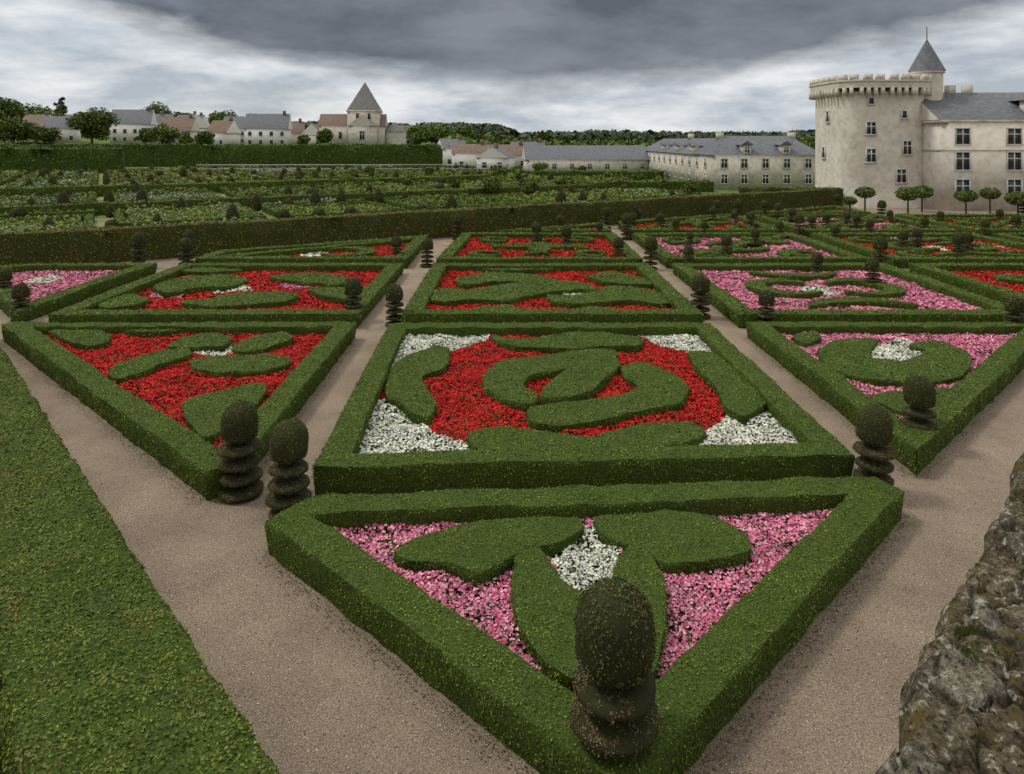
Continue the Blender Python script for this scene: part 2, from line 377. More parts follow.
for ri,(y0,y1) in enumerate(rows):
    for ci,(x0,x1) in enumerate(cols):
        if ri==3 and x0>30: continue
        p=[(x0,y0),(x1,y0),(x1,y1),(x0,y1)]
        p=clip(p,1,-1,DIAGR) if x0>0 else p
        if len(p)>2: p=clip(p,-1,-1,-DIAGL)
        if len(p)>2: p=clip(p,hn[0],hn[1],hn@HL0-2.3)
        if len(p)<3 or area(ccw(p))<14: continue
        p=ccw(p); kk+=1
        try: inn=inset(p,.7)
        except Exception: continue
        if area(inn)<3: continue
        hedge(p,[inn],.56)
        if ri>0: corners+= [tuple(q) for q in inset(p,-.35)]
        if ri>0 and area(p)>60 and (kk%2==0 or ri>1):
            q=ccw(inn); a,b=q[0],q[2]; t=(b-a)/np.hypot(*(b-a)); n_=np.array([-t[1],t[0]])*.3
            hedge([a+n_,a-n_,b-n_,b+n_],[],.53)
        c=p.mean(0); w=x1-x0; d=y1-y0
        zone=[(arcband(c[0],c[1],min(w,d)*.04,0,350,min(w,d)*.1),4)]
        if (ri,ci)==(0,2): orn=oE; zone=[(px([(205,286),(240,284),(255,289),(215,293)],HF),4),(px([(150,290),(190,289),(180,297),(150,296)],HF),3),(px([(290,281),(330,284),(300,288),(275,286)],HF),3)]
        elif (ri,ci)==(0,3): orn=oG; zone=[(px([(470,290),(512,291),(512,303),(475,303)],HF),4),(px([(560,290),(600,290),(600,297),(560,300)],HF),4)]
        else:
            orn=[o for o in pattern((kk+ri)%3,c,w*.85,d*.85) if inside(o,[inn]).mean()>.95]
            for o in orn: hedge(o,[],.48,leaf=M_leafd,wob=1.2)
            if ri>0:
                for cc_ in [np.array(q)*.62+c*.38 for q in inn]:
                    o=arcband(cc_[0],cc_[1],.8,0,330,.45); 
                    if inside(o,[inn]).all(): hedge(o,[],.48,leaf=M_leafd); orn.append(o)
        df=[2,2,2,3][(ri*3+ci)%4] if (ri,ci) not in ((0,3),(0,2),(0,1)) else {3:2,2:2,1:3}[ci]
        if (ri,ci)==(0,4): df=3
        if ri+ci>4 and kk%3==0: zone.append((arcband(c[0],c[1],min(w,d)*.4,0,120,1.4),3))
        flower_bed(inset(p,.65),df,zone,orn,.24)
# ---------------------------------------------------------------- tall clipped hedge (hornbeam)
def strip(a,b,w):
    a=np.array(a,float);b=np.array(b,float);t=(b-a)/np.hypot(*(b-a)); n=np.array([-t[1],t[0]])*w/2
    return [a-n,b-n,b+n,a+n]
hedge(strip(HL0,HL1,1.1),[],1.95,'hornbeam_hedge',M_horncore,M_horn,size=.11,sp=.35,wob=2.2,cover=.9)
dL=np.array([-.672,.741]); nL=np.array([.741,.672])
def PL(s,n): return tuple(dL*s+nL*n)
LH=[PL(1.5,1.2),PL(34,1.2),PL(34,3.0),PL(1.5,3.0)]
hedge(LH,[],.72,'hornbeam_hedge',M_core,M_ivy,size=.045,sp=.12,wob=2.4,cover=1.35,taper=.16,tilt=.5)

# ---------------------------------------------------------------- topiary
def lathe(mb,prof,seg,cx=0,cy=0,mat=0,amp=.03,seed=0):
    prof=np.array(prof); n=len(prof); a=np.arange(seg)*2*math.pi/seg
    V=np.array([[r*math.cos(t),r*math.sin(t),z] for r,z in prof for t in a])
    d=1+amp*3*vn(V,2.2,seed)+amp*2*vn(V,6,seed+1); V[:,0]*=d; V[:,1]*=d; V[:,0]+=cx; V[:,1]+=cy
    f=[]
    for k in range(n-1):
        i=np.arange(seg); j=(i+1)%seg; f.append(np.column_stack([k*seg+i,k*seg+j,(k+1)*seg+j,(k+1)*seg+i]))
    f=np.concatenate(f); mb.add(V,f,mat)
    return np.concatenate([V[f[:,[0,1,2]]],V[f[:,[0,2,3]]]]),V
def topiary_mesh(seed,size,cover=.8,nr=4):
    mb=MB()
    lathe(mb,[(.06,0),(.055,1.0)],8,mat=2,amp=.0,seed=seed)
    zt=1.08
    prof=[(.05,zt),(.30,zt+.0),(.345,zt+.05),(.355,zt+.18),(.35,zt+.34),(.32,zt+.46),(.24,zt+.57),(.12,zt+.645),(.01,zt+.67)]
    T,_=lathe(mb,prof,28,mat=0,amp=.022,seed=seed); V,f=leaves(T,cover/(size*size*.6),size); mb.add(V,f,1)
    for k in range(nr):
        dz=(zt-.02)/nr; z=.03+k*dz; r=.415-.008*k+.022*math.sin(seed+k*2)
        pr=[(.08,z+dz*.1),(r*.88,z+.01),(r,z+dz*.14),(r*.99,z+dz*.32),(r*.82,z+dz*.45),(.2,z+dz*.50),(.08,z+dz*.52)]
        T,_=lathe(mb,pr,26,mat=0,amp=.024,seed=seed+k+3); V,f=leaves(T,cover/(size*size*.6),size*.9,tilt=.4,lift=.25); mb.add(V,f,3)
    return mb.mesh('topiary',[M_topcore,M_top,M_bark,M_ring])
tn=[topiary_mesh(s,.026,1.1) for s in(1,5)]; tf=[topiary_mesh(s,.07) for s in (2,9,4)]
def topiary(x,y,h=1.75,w=1.0,near=False,k=[0]):
    k[0]+=1; me=(tn if near else tf)[k[0]%(2 if near else 3)]
    o=bpy.data.objects.new('topiary',me); scene.collection.objects.link(o); o.location=(x,y,0)
    s=h/1.75; o.scale=(s*w,s*w,s); o.rotation_euler=(random.uniform(-.03,.03),random.uniform(-.03,.03),random.uniform(0,6.28))
placed=[]
def T1(x,y,h,w,near): topiary(x,y,h,w,near); placed.append((x,y))
T1(1.12,7.70,2.22,.93,True); T1(-5.35,14.05,1.88,.93,True); T1(-4.15,13.2,1.80,.93,True); T1(7.1,14.0,1.78,.9,True)
x,y=S(919,450); T1(x,y,1.68,.92,True)
for a,b,t in [(21,321,283),(5,300,268),(353,321,278),(395,326,284),(700,318,274),(766,330,290),(1016,338,295),(139,268,232),(188,264,230),
    (397,263,236),(427,267,238),(537,248,222),(567,251,225),(510,232,207),(618,264,237),(688,270,245),(690,250,232),(873,292,258),(818,280,252),
    (727,262,235),(755,252,228),(958,260,232),(968,258,232),(903,254,230),(917,252,228),(660,233,213),(676,238,218),(633,232,212),(812,235,215),(826,232,213),
    (765,220,200),(778,222,203),(713,226,207),(857,232,214),(847,229,212),(735,228,210),(750,231,212),(792,226,208),(640,224,209),(1016,235,214),(600,240,222),(890,226,210),
    (940,228,211),(985,240,219),(870,238,219),(705,240,221),(780,240,221),(595,226,209),(560,233,215),(1000,226,209),(925,236,217),(835,245,225)]:
    x,y=S(a,b); h=(b-t)*y/F; T1(x,y,h,.95 if h<1.9 else .85,False)
for q in corners:
    if all(math.hypot(q[0]-a,q[1]-b)>1.7 for a,b in placed) and 38<q[1]<72 and random.random()<.9: T1(q[0],q[1],random.uniform(1.6,2.0),.95,False)

# ---------------------------------------------------------------- kitchen garden beyond the tall hedge
def bush_mesh(seed,prof):
    mb=MB(); T,_=lathe(mb,prof,16,seed=seed,amp=.03); V,f=leaves(T,.7/(.14*.14*.6),.14); mb.add(V,f,1); return mb.mesh('clipped_yew',[M_topcore,M_top])
cone=bush_mesh(3,[(.1,0),(.5,.15),(.48,.7),(.36,1.2),(.12,1.6),(.01,1.7)]); ball=bush_mesh(4,[(.1,0),(.4,.15),(.6,.5),(.55,.9),(.3,1.15),(.01,1.2)])
HLm=HL0+hn*2.0
for j in range(11):
    for i in range(-9,11):
        pu,pv=12.6,12.0
        o=HLm+hd*(i*pu)+hn*(j*pv+1.2); w=pu-1.6; d=pv-1.8
        c=o+hd*w/2+hn*d/2
        if c[1]>172 or c[1]<28 or abs(c[0])>c[1]*.78+8: continue
        if c[0]>20 and c[1]>88: continue
        if c[0]>30 : continue
        p=[o,o+hd*w,o+hd*w+hn*d,o+hn*d]
        hedge(p,[inset(p,.6)],.5+.2*random.random(),leaf=random.choice([M_leaf,M_horn,M_leafd,M_ltgreen]),sp=.7,size=max(.14,c[1]*.003),cover=.7)
        k=random.random(); mb=MB(); mt=random.choice(M_veg); inn=inset(p,.9)
        if c[0]<-30 and c[1]<110 and k<.45: mt=random.choice([M_lav,M_veggrey])
        P=sample(inn,36 if c[1]<90 else 18)
        loc=(P-o)@np.array([hd,hn]).T
        rowsd=np.abs(((loc[:,1]/1.5)%1)-.5)<.38 if k<.7 else np.ones(len(P),bool)
        P=P[rowsd]; P3=np.column_stack([P,np.zeros(len(P))]); hh=.3+.5*random.random(); P3[:,2]=.2+hh*rng.random(len(P))*(.5+.5*vn(P3,.6,3)+.4)
        V,f=quads(P3,rng.normal(size=(len(P),3))*.6+np.array([0,-.1,.8]),max(.24,c[1]*.004)); mb.add(V,f,0)
        mt2=random.choice([M_ltgreen,M_leaf,M_treel,M_veggrey]); Q=P3[vn(P3,.35,6)+.4*rng.normal(size=len(P3))>.15]; Q=Q+[0,0,.08]; V,f=quads(Q,rng.normal(size=(len(Q),3))*.6+[0,-.1,.8],max(.22,c[1]*.0035)); mb.add(V,f,1)
        mb.obj('vegetable_plants',[mt,mt2])
        for q in (o-hd*.3-hn*.4,o+hd*w*.5-hn*.4,o+hd*w*.25-hn*.4,o+hd*w*.75-hn*.4):
            if random.random()<.55:
                ob=bpy.data.objects.new('clipped_yew',random.choice([cone,cone,ball])); scene.collection.objects.link(ob); ob.location=(q[0],q[1],0); s=random.uniform(.75,1.2); ob.scale=(s,s,s)
sheet('garden_path',[HL0-hd*60+hn*1.0,HL0+hd*73+hn*1.0,HL0+hd*60+hn*128,HL0-hd*60+hn*128],.006,noisemat('sandy_grass',[(.09,.12,.03),(.16,.18,.065),(.33,.29,.21)],.25,[.35,.5,.68]))
for off,h,a,b,m in [(4.2,1.1,-12,60,M_ltgreen),(30,1.1,0,72,M_horn),(55,1.3,-5,66,M_ltgreen)]:
    hedge(strip(HL0+hd*a+hn*off,HL0+hd*b+hn*off,1.2),[],h,'clipped_hedge',leaf=m,size=.2,sp=.6,wob=2)

# ---------------------------------------------------------------- building helpers
def empty(name,loc,rz=0):
    e=bpy.data.objects.new(name,None); scene.collection.objects.link(e); e.location=loc; e.rotation_euler=(0,0,rz); return e
def boxv(c,s):
    x,y,z=[q/2 for q in s]; V=np.array([(a*x,b*y,d*z) for a in(-1,1) for b in(-1,1) for d in(-1,1)])+np.array(c)
    return V,[[0,1,3,2],[4,6,7,5],[0,4,5,1],[2,3,7,6],[0,2,6,4],[1,5,7,3]]
def box(par,name,c,s,mat):
    mb=MB(); mb.add(*boxv(c,s)); return mb.obj(name,[mat],par)
def roof(par,name,x0,x1,y0,y1,z,hr,mat,axis='x',hip=0.0,ov=.3,wall=None):
    x0-=ov;x1+=ov;y0-=ov;y1+=ov; mb=MB()
    if axis=='x':
        ym=(y0+y1)/2; R=[(x0+hip,ym,z+hr),(x1-hip,ym,z+hr)]; Bs=[(x0,y0,z),(x1,y0,z),(x1,y1,z),(x0,y1,z)]
        mb.add(Bs+R,[[0,1,5,4],[2,3,4,5]]); mb.add(Bs+R,[[0,4,3],[1,2,5]],0 if hip>0 or not wall else 1)
    else:
        xm=(x0+x1)/2; R=[(xm,y0+hip,z+hr),(xm,y1-hip,z+hr)]; Bs=[(x0,y0,z),(x1,y0,z),(x1,y1,z),(x0,y1,z)]
        mb.add(Bs+R,[[1,2,5,4],[3,0,4,5]]); mb.add(Bs+R,[[0,1,4],[2,3,5]],0 if hip>0 or not wall else 1)
    mb.add(Bs,[[0,3,2,1]])
    return mb.obj(name,[mat,wall or mat],par)
def window(par,c,w,h,face='y',mull=True,frame=True):
    mb=MB()
    def b(dx,dz,ww,hh,dep,off,m):
        if face=='y': V,f=boxv((c[0]+dx,c[1]-off,c[2]+dz),(ww,dep,hh))
        else: V,f=boxv((c[0]-off,c[1]+dx,c[2]+dz),(dep,ww,hh))
        mb.add(V,f,m)
    b(0,0,w,h,.06,.02,0)
    if frame:
        t=.12
        b(0,h/2+t/2,w+2*t,t,.16,.04,1); b(0,-h/2-t/2,w+3*t,t,.24,.06,1)
        b(-w/2-t/2,0,t,h,.16,.04,1); b(w/2+t/2,0,t,h,.16,.04,1)
    if mull:
        b(0,0,.1,h,.05,.07,1); b(0,h*.15,w,.1,.05,.075,1)
    mb.obj('window',[M_glass,M_frame],par)
# ---- castle keep
K=empty('castle_keep',(0,0,0))
def rrect(x0,x1,y0,y1,r,n=6):
    out=[]
    for cx,cy,a in((x1-r,y0+r,-90),(x1-r,y1-r,0),(x0+r,y1-r,90),(x0+r,y0+r,180)):
        for k in range(n+1): t=math.radians(a+90*k/n); out.append((cx+r*math.cos(t),cy+r*math.sin(t)))
    return np.array(out)
def prism(par,name,poly,z0,z1,mat,cap=True,poly2=None):
    n=len(poly); q=poly if poly2 is None else poly2
    V=np.concatenate([np.column_stack([poly,np.full(n,z0)]),np.column_stack([q,np.full(n,z1)])]); mb=MB(); i=np.arange(n); j=(i+1)%n
    mb.add(V,np.column_stack([i,j,j+n,i+n])); mb.add(V,[list(range(n,2*n))]); 
    return mb.obj(name,[mat],par)
kx0,kx1,ky0,ky1=34.2,43.2,73,82
prism(K,'walls',rrect(kx0-.25,kx1+.25,ky0-.25,ky1+.25,2.2),0,2.0,M_stone,poly2=rrect(kx0,kx1,ky0,ky1,2.1))
prism(K,'walls',rrect(kx0,kx1,ky0,ky1,2.1),1.99,12.0,M_stone)
prism(K,'machicolation_gallery',rrect(kx0-.55,kx1+.55,ky0-.55,ky1+.55,2.6),12.35,13.0,M_stoned)
prism(K,'cornice',rrect(kx0-.65,kx1+.65,ky0-.65,ky1+.65,2.7),13.0,13.15,M_stone)
per=resample(rrect(kx0-.4,kx1+.4,ky0-.4,ky1+.4,2.5),.25)
L=np.cumsum([0]+[np.hypot(*(b-a)) for a,b in zip(per,per[1:])]); tot=L[-1]
mbc=MB(); mbm=MB()
def at(s): i=min(np.searchsorted(L,s),len(per)-1); a=per[i]; b=per[(i+1)%len(per)]; return a,math.atan2(*(b-a)[::-1])
s=0
while s<tot:
    a,t=at(s); V,f=boxv((0,0,0),(.32,.55,.75)); R=np.array([[math.cos(t),-math.sin(t),0],[math.sin(t),math.cos(t),0],[0,0,1]]); mbc.add(V@R.T+np.array([a[0],a[1],11.98]),f); s+=.75
s=0
while s<tot:
    a,t=at(s); V,f=boxv((0,0,0),(.85,.4,.6)); R=np.array([[math.cos(t),-math.sin(t),0],[math.sin(t),math.cos(t),0],[0,0,1]]); mbm.add(V@R.T+np.array([a[0],a[1],13.44]),f); s+=1.25
mbc.obj('corbels',[M_stoned],K); mbm.obj('merlons',[M_stone],K)
for X,Z,w,h in((36.8,11,.5,.6),(36.8,8.2,.9,1.2),(36.8,5.4,.9,1.3),(40.2,9.6,.45,.7),(40.5,6.2,.8,1.3),(39.9,3.3,.9,1.3)):
    window(K,(X,ky0,Z),w,h,mull=w>.7)
for Yy,Z in((77,9.5),(78,5.6)): window(K,(kx0,Yy,Z),.6,1.1,'x',mull=False)
tu=np.array([(43.7+1.5*math.cos(k*math.pi/8),75.0+1.5*math.sin(k*math.pi/8)) for k in range(16)])
prism(K,'stair_turret',tu,0,14.0,M_stone); ce=tu.mean(0)
prism(K,'turret_cornice',(tu-ce)*1.12+ce,14.0,14.25,M_stoned); prism(K,'conical_roof',(tu-ce)*1.18+ce,14.25,17.6,M_slate,poly2=(tu-ce)*.03+ce)
mb=MB(); mb.add(*boxv((43.7,75,18.2),(.07,.07,1.4))); mb.obj('finial',[M_slate],K)
# ---- castle wing
Wg=empty('chateau_wing',(0,0,0)); wy=70.5
box(Wg,'walls',(54.6,wy+4.5,4.35),(24.4,9,8.7),M_stone); box(Wg,'cornice',(54.6,wy+4.5,8.85),(24.9,9.5,.3),M_stoned); box(Wg,'string_course',(54.6,wy+4.5,6.0),(24.6,9.2,.16),M_stoned)
roof(Wg,'roof',42.4,66.8,wy,wy+9,9.0,3.0,M_slate,'x',hip=0,wall=M_stone)
for X in(44.6,49.7,54.8,60):
    for Z,hh in((7.35,1.5),(4.9,1.7),(2.2,1.7)): window(Wg,(X,wy,Z),1.3,hh)
for X in(46.2,48.0,58): box(Wg,'chimney',(X,wy+4.6,12.2),(.8,.7,1.1),M_stoned)
for X in(52.2,62): 
    box(Wg,'dormer',(X,wy+.9,10.1),(1.5,1.6,1.8),M_stone); window(Wg,(X,wy+.1,10.1),.8,1.1); roof(Wg,'dormer_roof',X-.75,X+.75,wy+.1,wy+2.6,11.0,.9,M_slate,'y')
# ---- stable building (L shaped)
St=empty('stable_building',(0,0,0))
box(St,'walls',(35.7,104.5,2.45),(15.4,9,4.9),M_stoned); box(St,'walls',(32.2,131,2.4),(8.4,44,4.8),M_stoned)
roof(St,'roof',28,43.4,100,109,4.9,2.7,M_slate,'x',hip=3); roof(St,'roof',28,36.4,107,153,4.8,2.5,M_slate,'y',hip=2)
for X in(29.8,32.6,35.6,38.6,41.6):
    for Z in(1.5,3.7): window(St,(X,100,Z),.8,1.2)
for Yy in np.arange(103,150,4.6):
    window(St,(28,Yy,1.5),.9,1.3,'x'); window(St,(28,Yy,3.7),.9,1.1,'x')
for X in(33,38.5): box(St,'dormer',(X,100.9,5.6),(1.2,1.8,1.4),M_stoned); window(St,(X,100,5.6),.6,.8); roof(St,'dormer_roof',X-.6,X+.6,100.1,103,6.3,.6,M_slate,'y')
for Yy in(112,122,133): box(St,'dormer',(29,Yy,5.4),(1.8,1.3,1.4),M_stoned); window(St,(28.1,Yy,5.4),.7,.8,'x'); roof(St,'dormer_roof',28.2,31.5,Yy-.65,Yy+.65,6.1,.6,M_slate,'x')
for X,Yy in((30.5,104.5),(41,104.5),(32.2,128)): box(St,'chimney',(X,Yy,7.6),(1.0,.7,1.0),M_stoned)
# ---- long slate barn
Lb=empty('slate_roofed_barn',(3,143,0),.06)
box(Lb,'walls',(12.5,5,1.5),(25,9,3),M_stoned); roof(Lb,'roof',0,25,.5,9.5,3,2.9,M_slate,'x',hip=0,wall=M_stoned)
for X in np.arange(2,25,3.6): window(Lb,(X,.5,1.6),.8,1.0)
# terrain under the village
gx=np.linspace(-420,60,60); gy=np.linspace(196,900,70); X,Y=np.meshgrid(gx,gy)
def hz(X,Y):
    s=np.clip((Y-196)/16,0,1); e=np.clip((8-X)/30,0,1); return (s*s*(3-2*s))*(e*e*(3-2*e))*(4.9+np.clip((Y-235)/90,0,4)*1.0+np.clip((-X-90)/60,0,2)*1.6)-.02
Z=hz(X,Y); n=len(gx); m=len(gy); idx=np.arange(n*m).reshape(m,n)
mb=MB(); mb.add(np.column_stack([X.ravel(),Y.ravel(),Z.ravel()]),np.column_stack([idx[:-1,:-1].ravel(),idx[:-1,1:].ravel(),idx[1:,1:].ravel(),idx[1:,:-1].ravel()])); mb.obj('hill',[M_grass])
def zg(x,y): return float(hz(np.array([x]),np.array([y]))[0])
# village houses
def house(pxx,Yd,w,wall,rf,mroof,mwall=M_white_p,rz=0.,dep=8,axis='x',name='village_house'):
    x=(pxx-512)*Yd/F; z0=zg(x,Yd)-.3; e=empty(name,(x,Yd,z0),rz)
    box(e,'walls',(0,dep/2,wall/2),(w,dep,wall),mwall); roof(e,'roof',-w/2,w/2,0,dep,wall,rf,mroof,axis,wall=mwall)
    box(e,'chimney',(w*.38 if axis=='x' else 0,dep/2,wall+rf+.2),(.9,.7,1.6),M_tile)
    nx=max(1,int(w/3)); 
    for i in range(nx):
        for zz in ([1.8,4.4] if wall>5 else [1.7]): window(e,((i+.5-nx/2)*w/nx,0,zz),.9,1.2,mull=False)
    return e
for a in [(130,232,12,6.6,5.0,M_slate,M_white_p,.25),(152,245,9,5.5,5,M_slate,M_white_p,-.4,8,'y'),(174,225,10,4.8,4.6,M_tile,M_stoned,.1),(196,240,9,6,4.8,M_tile,M_white_p,.5,9,'y'),
    (216,226,7,4.5,4.2,M_tile,M_white_p,-.2),(238,250,12,6,4.5,M_slate,M_stoned,0),(266,224,13,5.8,5,M_slate,M_white_p,.15),(292,236,8,4.5,4.2,M_tile,M_stoned,.4),(312,228,8,4,3.6,M_tile,M_white_p,-.3,8,'y'),
    (64,300,14,5,5,M_slate,M_white_p,.2),(20,310,14,6,5,M_slate,M_white_p,.2),(250,300,12,6,5,M_tile,M_white_p,.1),(185,290,12,6,5,M_slate,M_white_p,-.2),
    (60,222,9,4.6,4,M_slate,M_white_p,.4),(28,230,9,5,4,M_tile,M_white_p,-.2),(408,250,9,4,3.4,M_tile,M_stoned,.2)]: house(*a)
for a in [(455,185,6,5.0,2.6,M_slate,M_white_p,.3),(470,165,8,4.2,2.2,M_tile,M_white_p,.1),(492,158,7,3.4,2.2,M_slate,M_white_p,-.2,8,'y'),(510,170,9,3.8,2.4,M_tile,M_stoned,.2),(528,195,9,4.2,2.6,M_slate,M_white_p,0)]:
    house(*a)
# church
cx,cy=(363-512)*222/F,222.; Ch=empty('village_church',(cx,cy,zg(cx,cy)-.4),.1); Ch.scale=(1.18,1.18,1.15)
box(Ch,'nave_walls',(-3,5,3),(17,8,6),M_stoned); roof(Ch,'nave_roof',-11.5,5.5,1,9,6,3.4,M_tile,'x',wall=M_stoned)
box(Ch,'transept_walls',(0,2,3),(7,8,6),M_stoned); roof(Ch,'transept_roof',-3.5,3.5,-2,6,6,3.0,M_tile,'y',wall=M_stoned)
box(Ch,'tower',(0,5,5),(8.4,8.4,10),M_stoned); box(Ch,'tower_cornice',(0,5,10.1),(9.0,9.0,.3),M_stone)
M_spire=noisemat('spire_slate',[(.12,.12,.115),(.19,.185,.175),(.27,.26,.24)],2,[.3,.5,.75],detail=8)
sq=rrect(-4.5,4.5,.5,9.5,.6,2); c0=sq.mean(0); prism(Ch,'spire',sq,10.2,12.6,M_spire,poly2=(sq-c0)*.70+c0); prism(Ch,'spire',(sq-c0)*.70+c0,12.58,18.2,M_spire,poly2=(sq-c0)*.02+c0)
ap=np.array([(8+3*math.cos(k*math.pi/6),4.6+3*math.sin(k*math.pi/6)) for k in range(12)]); prism(Ch,'apse',ap,0,4.5,M_stoned); c1=ap.mean(0); prism(Ch,'apse_roof',(ap-c1)*1.1+c1,4.5,7.2,M_spire,poly2=(ap-c1)*.05+c1)
for X in(-1.5,1.5): window(Ch,(X,.8,8.6),.7,1.6,mull=False)
window(Ch,(0,-2,3.4),1.2,2.2)
for X in(-9,-6): window(Ch,(X,1,3.4),.8,1.8,mull=False)

hedge(strip((-150,188),(-16,188),5),[],5.6,'clipped_lime_hedge',M_core,M_tree,size=.55,sp=1.6,wob=7,cover=.9)
hedge(strip((-118,150),(-84,152),4),[],5.2,'clipped_lime_hedge',M_core,M_tree,size=.5,sp=1.4,wob=7,cover=.8)
Tr=empty('trellis_fence',(-66,150,0),.03)
for i in range(26): box(Tr,'post',(i*2.6,0,.9),(.16,.16,1.8),M_bark)
box(Tr,'top_rail',(32.5,-.1,1.75),(66,.1,.14),M_frame); box(Tr,'lower_rail',(32.5,-.1,.9),(66,.1,.1),M_frame)
# ---------------------------------------------------------------- trees
def frust(mb,p0,p1,r0,r1,mat,n=8):
    p0=np.array(p0,float);p1=np.array(p1,float);d=p1-p0;d/=np.linalg.norm(d); a=np.cross(d,[.3,.7,.2]);a/=np.linalg.norm(a);b=np.cross(d,a)
    t=np.arange(n)*2*math.pi/n; ring=lambda p,r:p+r*(np.cos(t)[:,None]*a+np.sin(t)[:,None]*b)
    i=np.arange(n); j=(i+1)%n; mb.add(np.concatenate([ring(p0,r0),ring(p1,r1)]),np.column_stack([i,j,j+n,i+n]),mat)
def tree(x,y,h,r,leaf=None,name='tree',z0=None,ls=None,trunk=.3,ncl=30,dens=1.0):
    z0=zg(x,y) if z0 is None and y>196 and x<60 else (z0 or 0)
    ls=ls or max(.12,y*.0032); mb=MB(); ch=h*(1-trunk)*.5; cz=z0+h-ch
    frust(mb,(x,y,z0-.2),(x,y,cz),.035*h,.018*h,1)
    C=[]
    while len(C)<ncl:
        q=rng.uniform(-1,1,3)
        if q@q<1: C.append(q*np.array([r*.78,r*.78,ch*.78]))
    for c in C:
        p=np.array([x,y,cz])+c; 
        if random.random()<.4: frust(mb,(x,y,cz-ch*.6),p,.012*h,.004*h,1,5)
        rr=r*random.uniform(.3,.45); n=int(dens*12*(rr/ls)**2)+24
        d=rng.normal(size=(n,3)); d/=np.linalg.norm(d,axis=1)[:,None]; P=p+d*rr*(rng.random(n)**.4)[:,None]*np.array([1,1,.8])
        V,f=quads(P,d+rng.normal(size=(n,3))*.6,ls,.8); mb.add(V,f,0)
    return mb.obj(name,[leaf or M_tree,M_bark])
for a,top,bot,wd,Yd,lf in [(8,93,140,40,260,M_tree),(38,103,140,42,270,M_treel),(60,91,130,12,300,M_tree),(92,108,143,46,215,M_tree),(70,118,143,32,240,M_treel),(158,105,130,44,320,M_treel),(182,110,130,30,330,M_tree),
    (228,111,128,44,340,M_treel),(162,126,146,34,215,M_treel),(14,120,146,44,214,M_tree),(44,127,146,30,214,M_tree),(205,130,146,20,212,M_tree),(255,114,132,30,330,M_tree),(325,128,146,18,214,M_tree),
    (112,116,135,30,300,M_treel),(290,120,140,20,240,M_tree),(144,128,146,14,213,M_tree),(186,132,146,14,212,M_treel),(304,134,147,12,212,M_tree),
    (420,126,150,30,250,M_treel),(440,124,150,32,255,M_treel),(462,125,150,30,250,M_treel),(478,132,150,20,260,M_tree),(546,127,150,18,420,M_tree),(505,140,155,18,240,M_tree)]:
    x=(a-512)*Yd/F; zb=zg(x,Yd); zt=H+(HZ-top)*Yd/F; tree(x,Yd,max(3,zt-zb),wd/2*Yd/F,lf,trunk=.1)
for a,Yd,h,r in [(806,120,6.5,4),(822,135,7.5,5),(795,170,7.5,6),(845,140,8,5)]: tree((a-512)*Yd/F,Yd,h,r,M_tree,trunk=.15,z0=0)
for a,b,h_ in [(500,178,2.6),(520,184,2.2),(468,182,2.4),(540,176,2.8),(610,182,2),(580,176,2.2),(640,186,2),(430,178,2),(370,176,2.4),(690,198,2),(455,192,1.8),(300,180,1.8),(595,190,1.8),(490,198,2.6),(530,200,2.2),(660,192,2),(410,186,1.8),(350,188,1.6),(560,192,2),(620,192,2)]:
    x,y=S(a,b); tree(x,y,h_,h_*.6,random.choice([M_ltgreen,M_treel,M_tree]),'fruit_tree',z0=0,ls=.26,ncl=14)
def standard(a,base,top,wpx,Yd):
    x=(a-512)*Yd/F; zt=H-(top-HZ)*Yd/F; r=wpx/2*Yd/F; mb=MB(); frust(mb,(x,Yd,0),(x,Yd,zt-r),.09,.07,1)
    c=np.array([x,Yd,zt-r*.6]); n=900; d=rng.normal(size=(n,3)); d/=np.linalg.norm(d,axis=1)[:,None]; P=c+d*np.array([r,r,r*.6])*(.78+.28*rng.random(n))[:,None]
    V,f=quads(P,d+rng.normal(size=(n,3))*.5,.24); mb.add(V,f,0); mb.obj('clipped_standard_tree',[M_tree,M_bark])
for a,t,w,Yd in [(865,187,18,68),(908,187,22,66),(922,186,20,69),(966,190,20,66),(990,188,18,68),(1018,192,22,62),(850,197,12,62)]: standard(a,210,t,w,Yd)
hedge(strip((24,75),(34,73.6),1.5),[],2.0,'hornbeam_hedge',M_horncore,M_tree,size=.2,sp=.5,wob=2)
hedge(strip((10,96),(27,97),3),[],1.4,'clipped_hedge',leaf=M_leaf,size=.25,sp=.7,wob=2)
hedge(strip((4,128),(27,128),3),[],1.4,'clipped_hedge',leaf=M_leaf,size=.35,sp=.9,wob=3)
def forest(name,x0,x1,y0,y1,h0,h1,n,ls,leaf,clump):
    mb=MB()
    for _ in range(n):
        x=random.uniform(x0,x1); y=random.uniform(y0,y1); h=h0+(h1-h0)*(.5+.5*float(vn(np.array([[x,y,0.]]),.012,3)[0]))*random.uniform(.8,1.15); r=clump*random.uniform(.6,1.2)
        z0=zg(x,y) if (y<900 and x<60 and x>-420) else 0
        k=26; d=rng.normal(size=(k,3)); d[:,2]=np.abs(d[:,2])-.3; d/=np.linalg.norm(d,axis=1)[:,None]; P=np.array([x,y,z0+h*.55])+d*np.array([r,r,h*.45])
        V,f=quads(P,d+rng.normal(size=(k,3))*.4,ls,.85); mb.add(V,f,0)
    return mb.obj(name,[leaf])
forest('distant_forest',-100,1100,760,900,12,18,1500,6,M_far,11)
forest('tree_belt',-10,230,330,400,5,8.0,300,2.4,M_tree,6)
forest('tree_belt',-20,120,215,260,3,5.5,180,1.5,M_treel,4)
forest('distant_forest',-700,0,620,760,8,15,700,6,M_far,10)
forest('distant_forest',500,2600,1100,1500,15,28,1300,12,M_far,22)
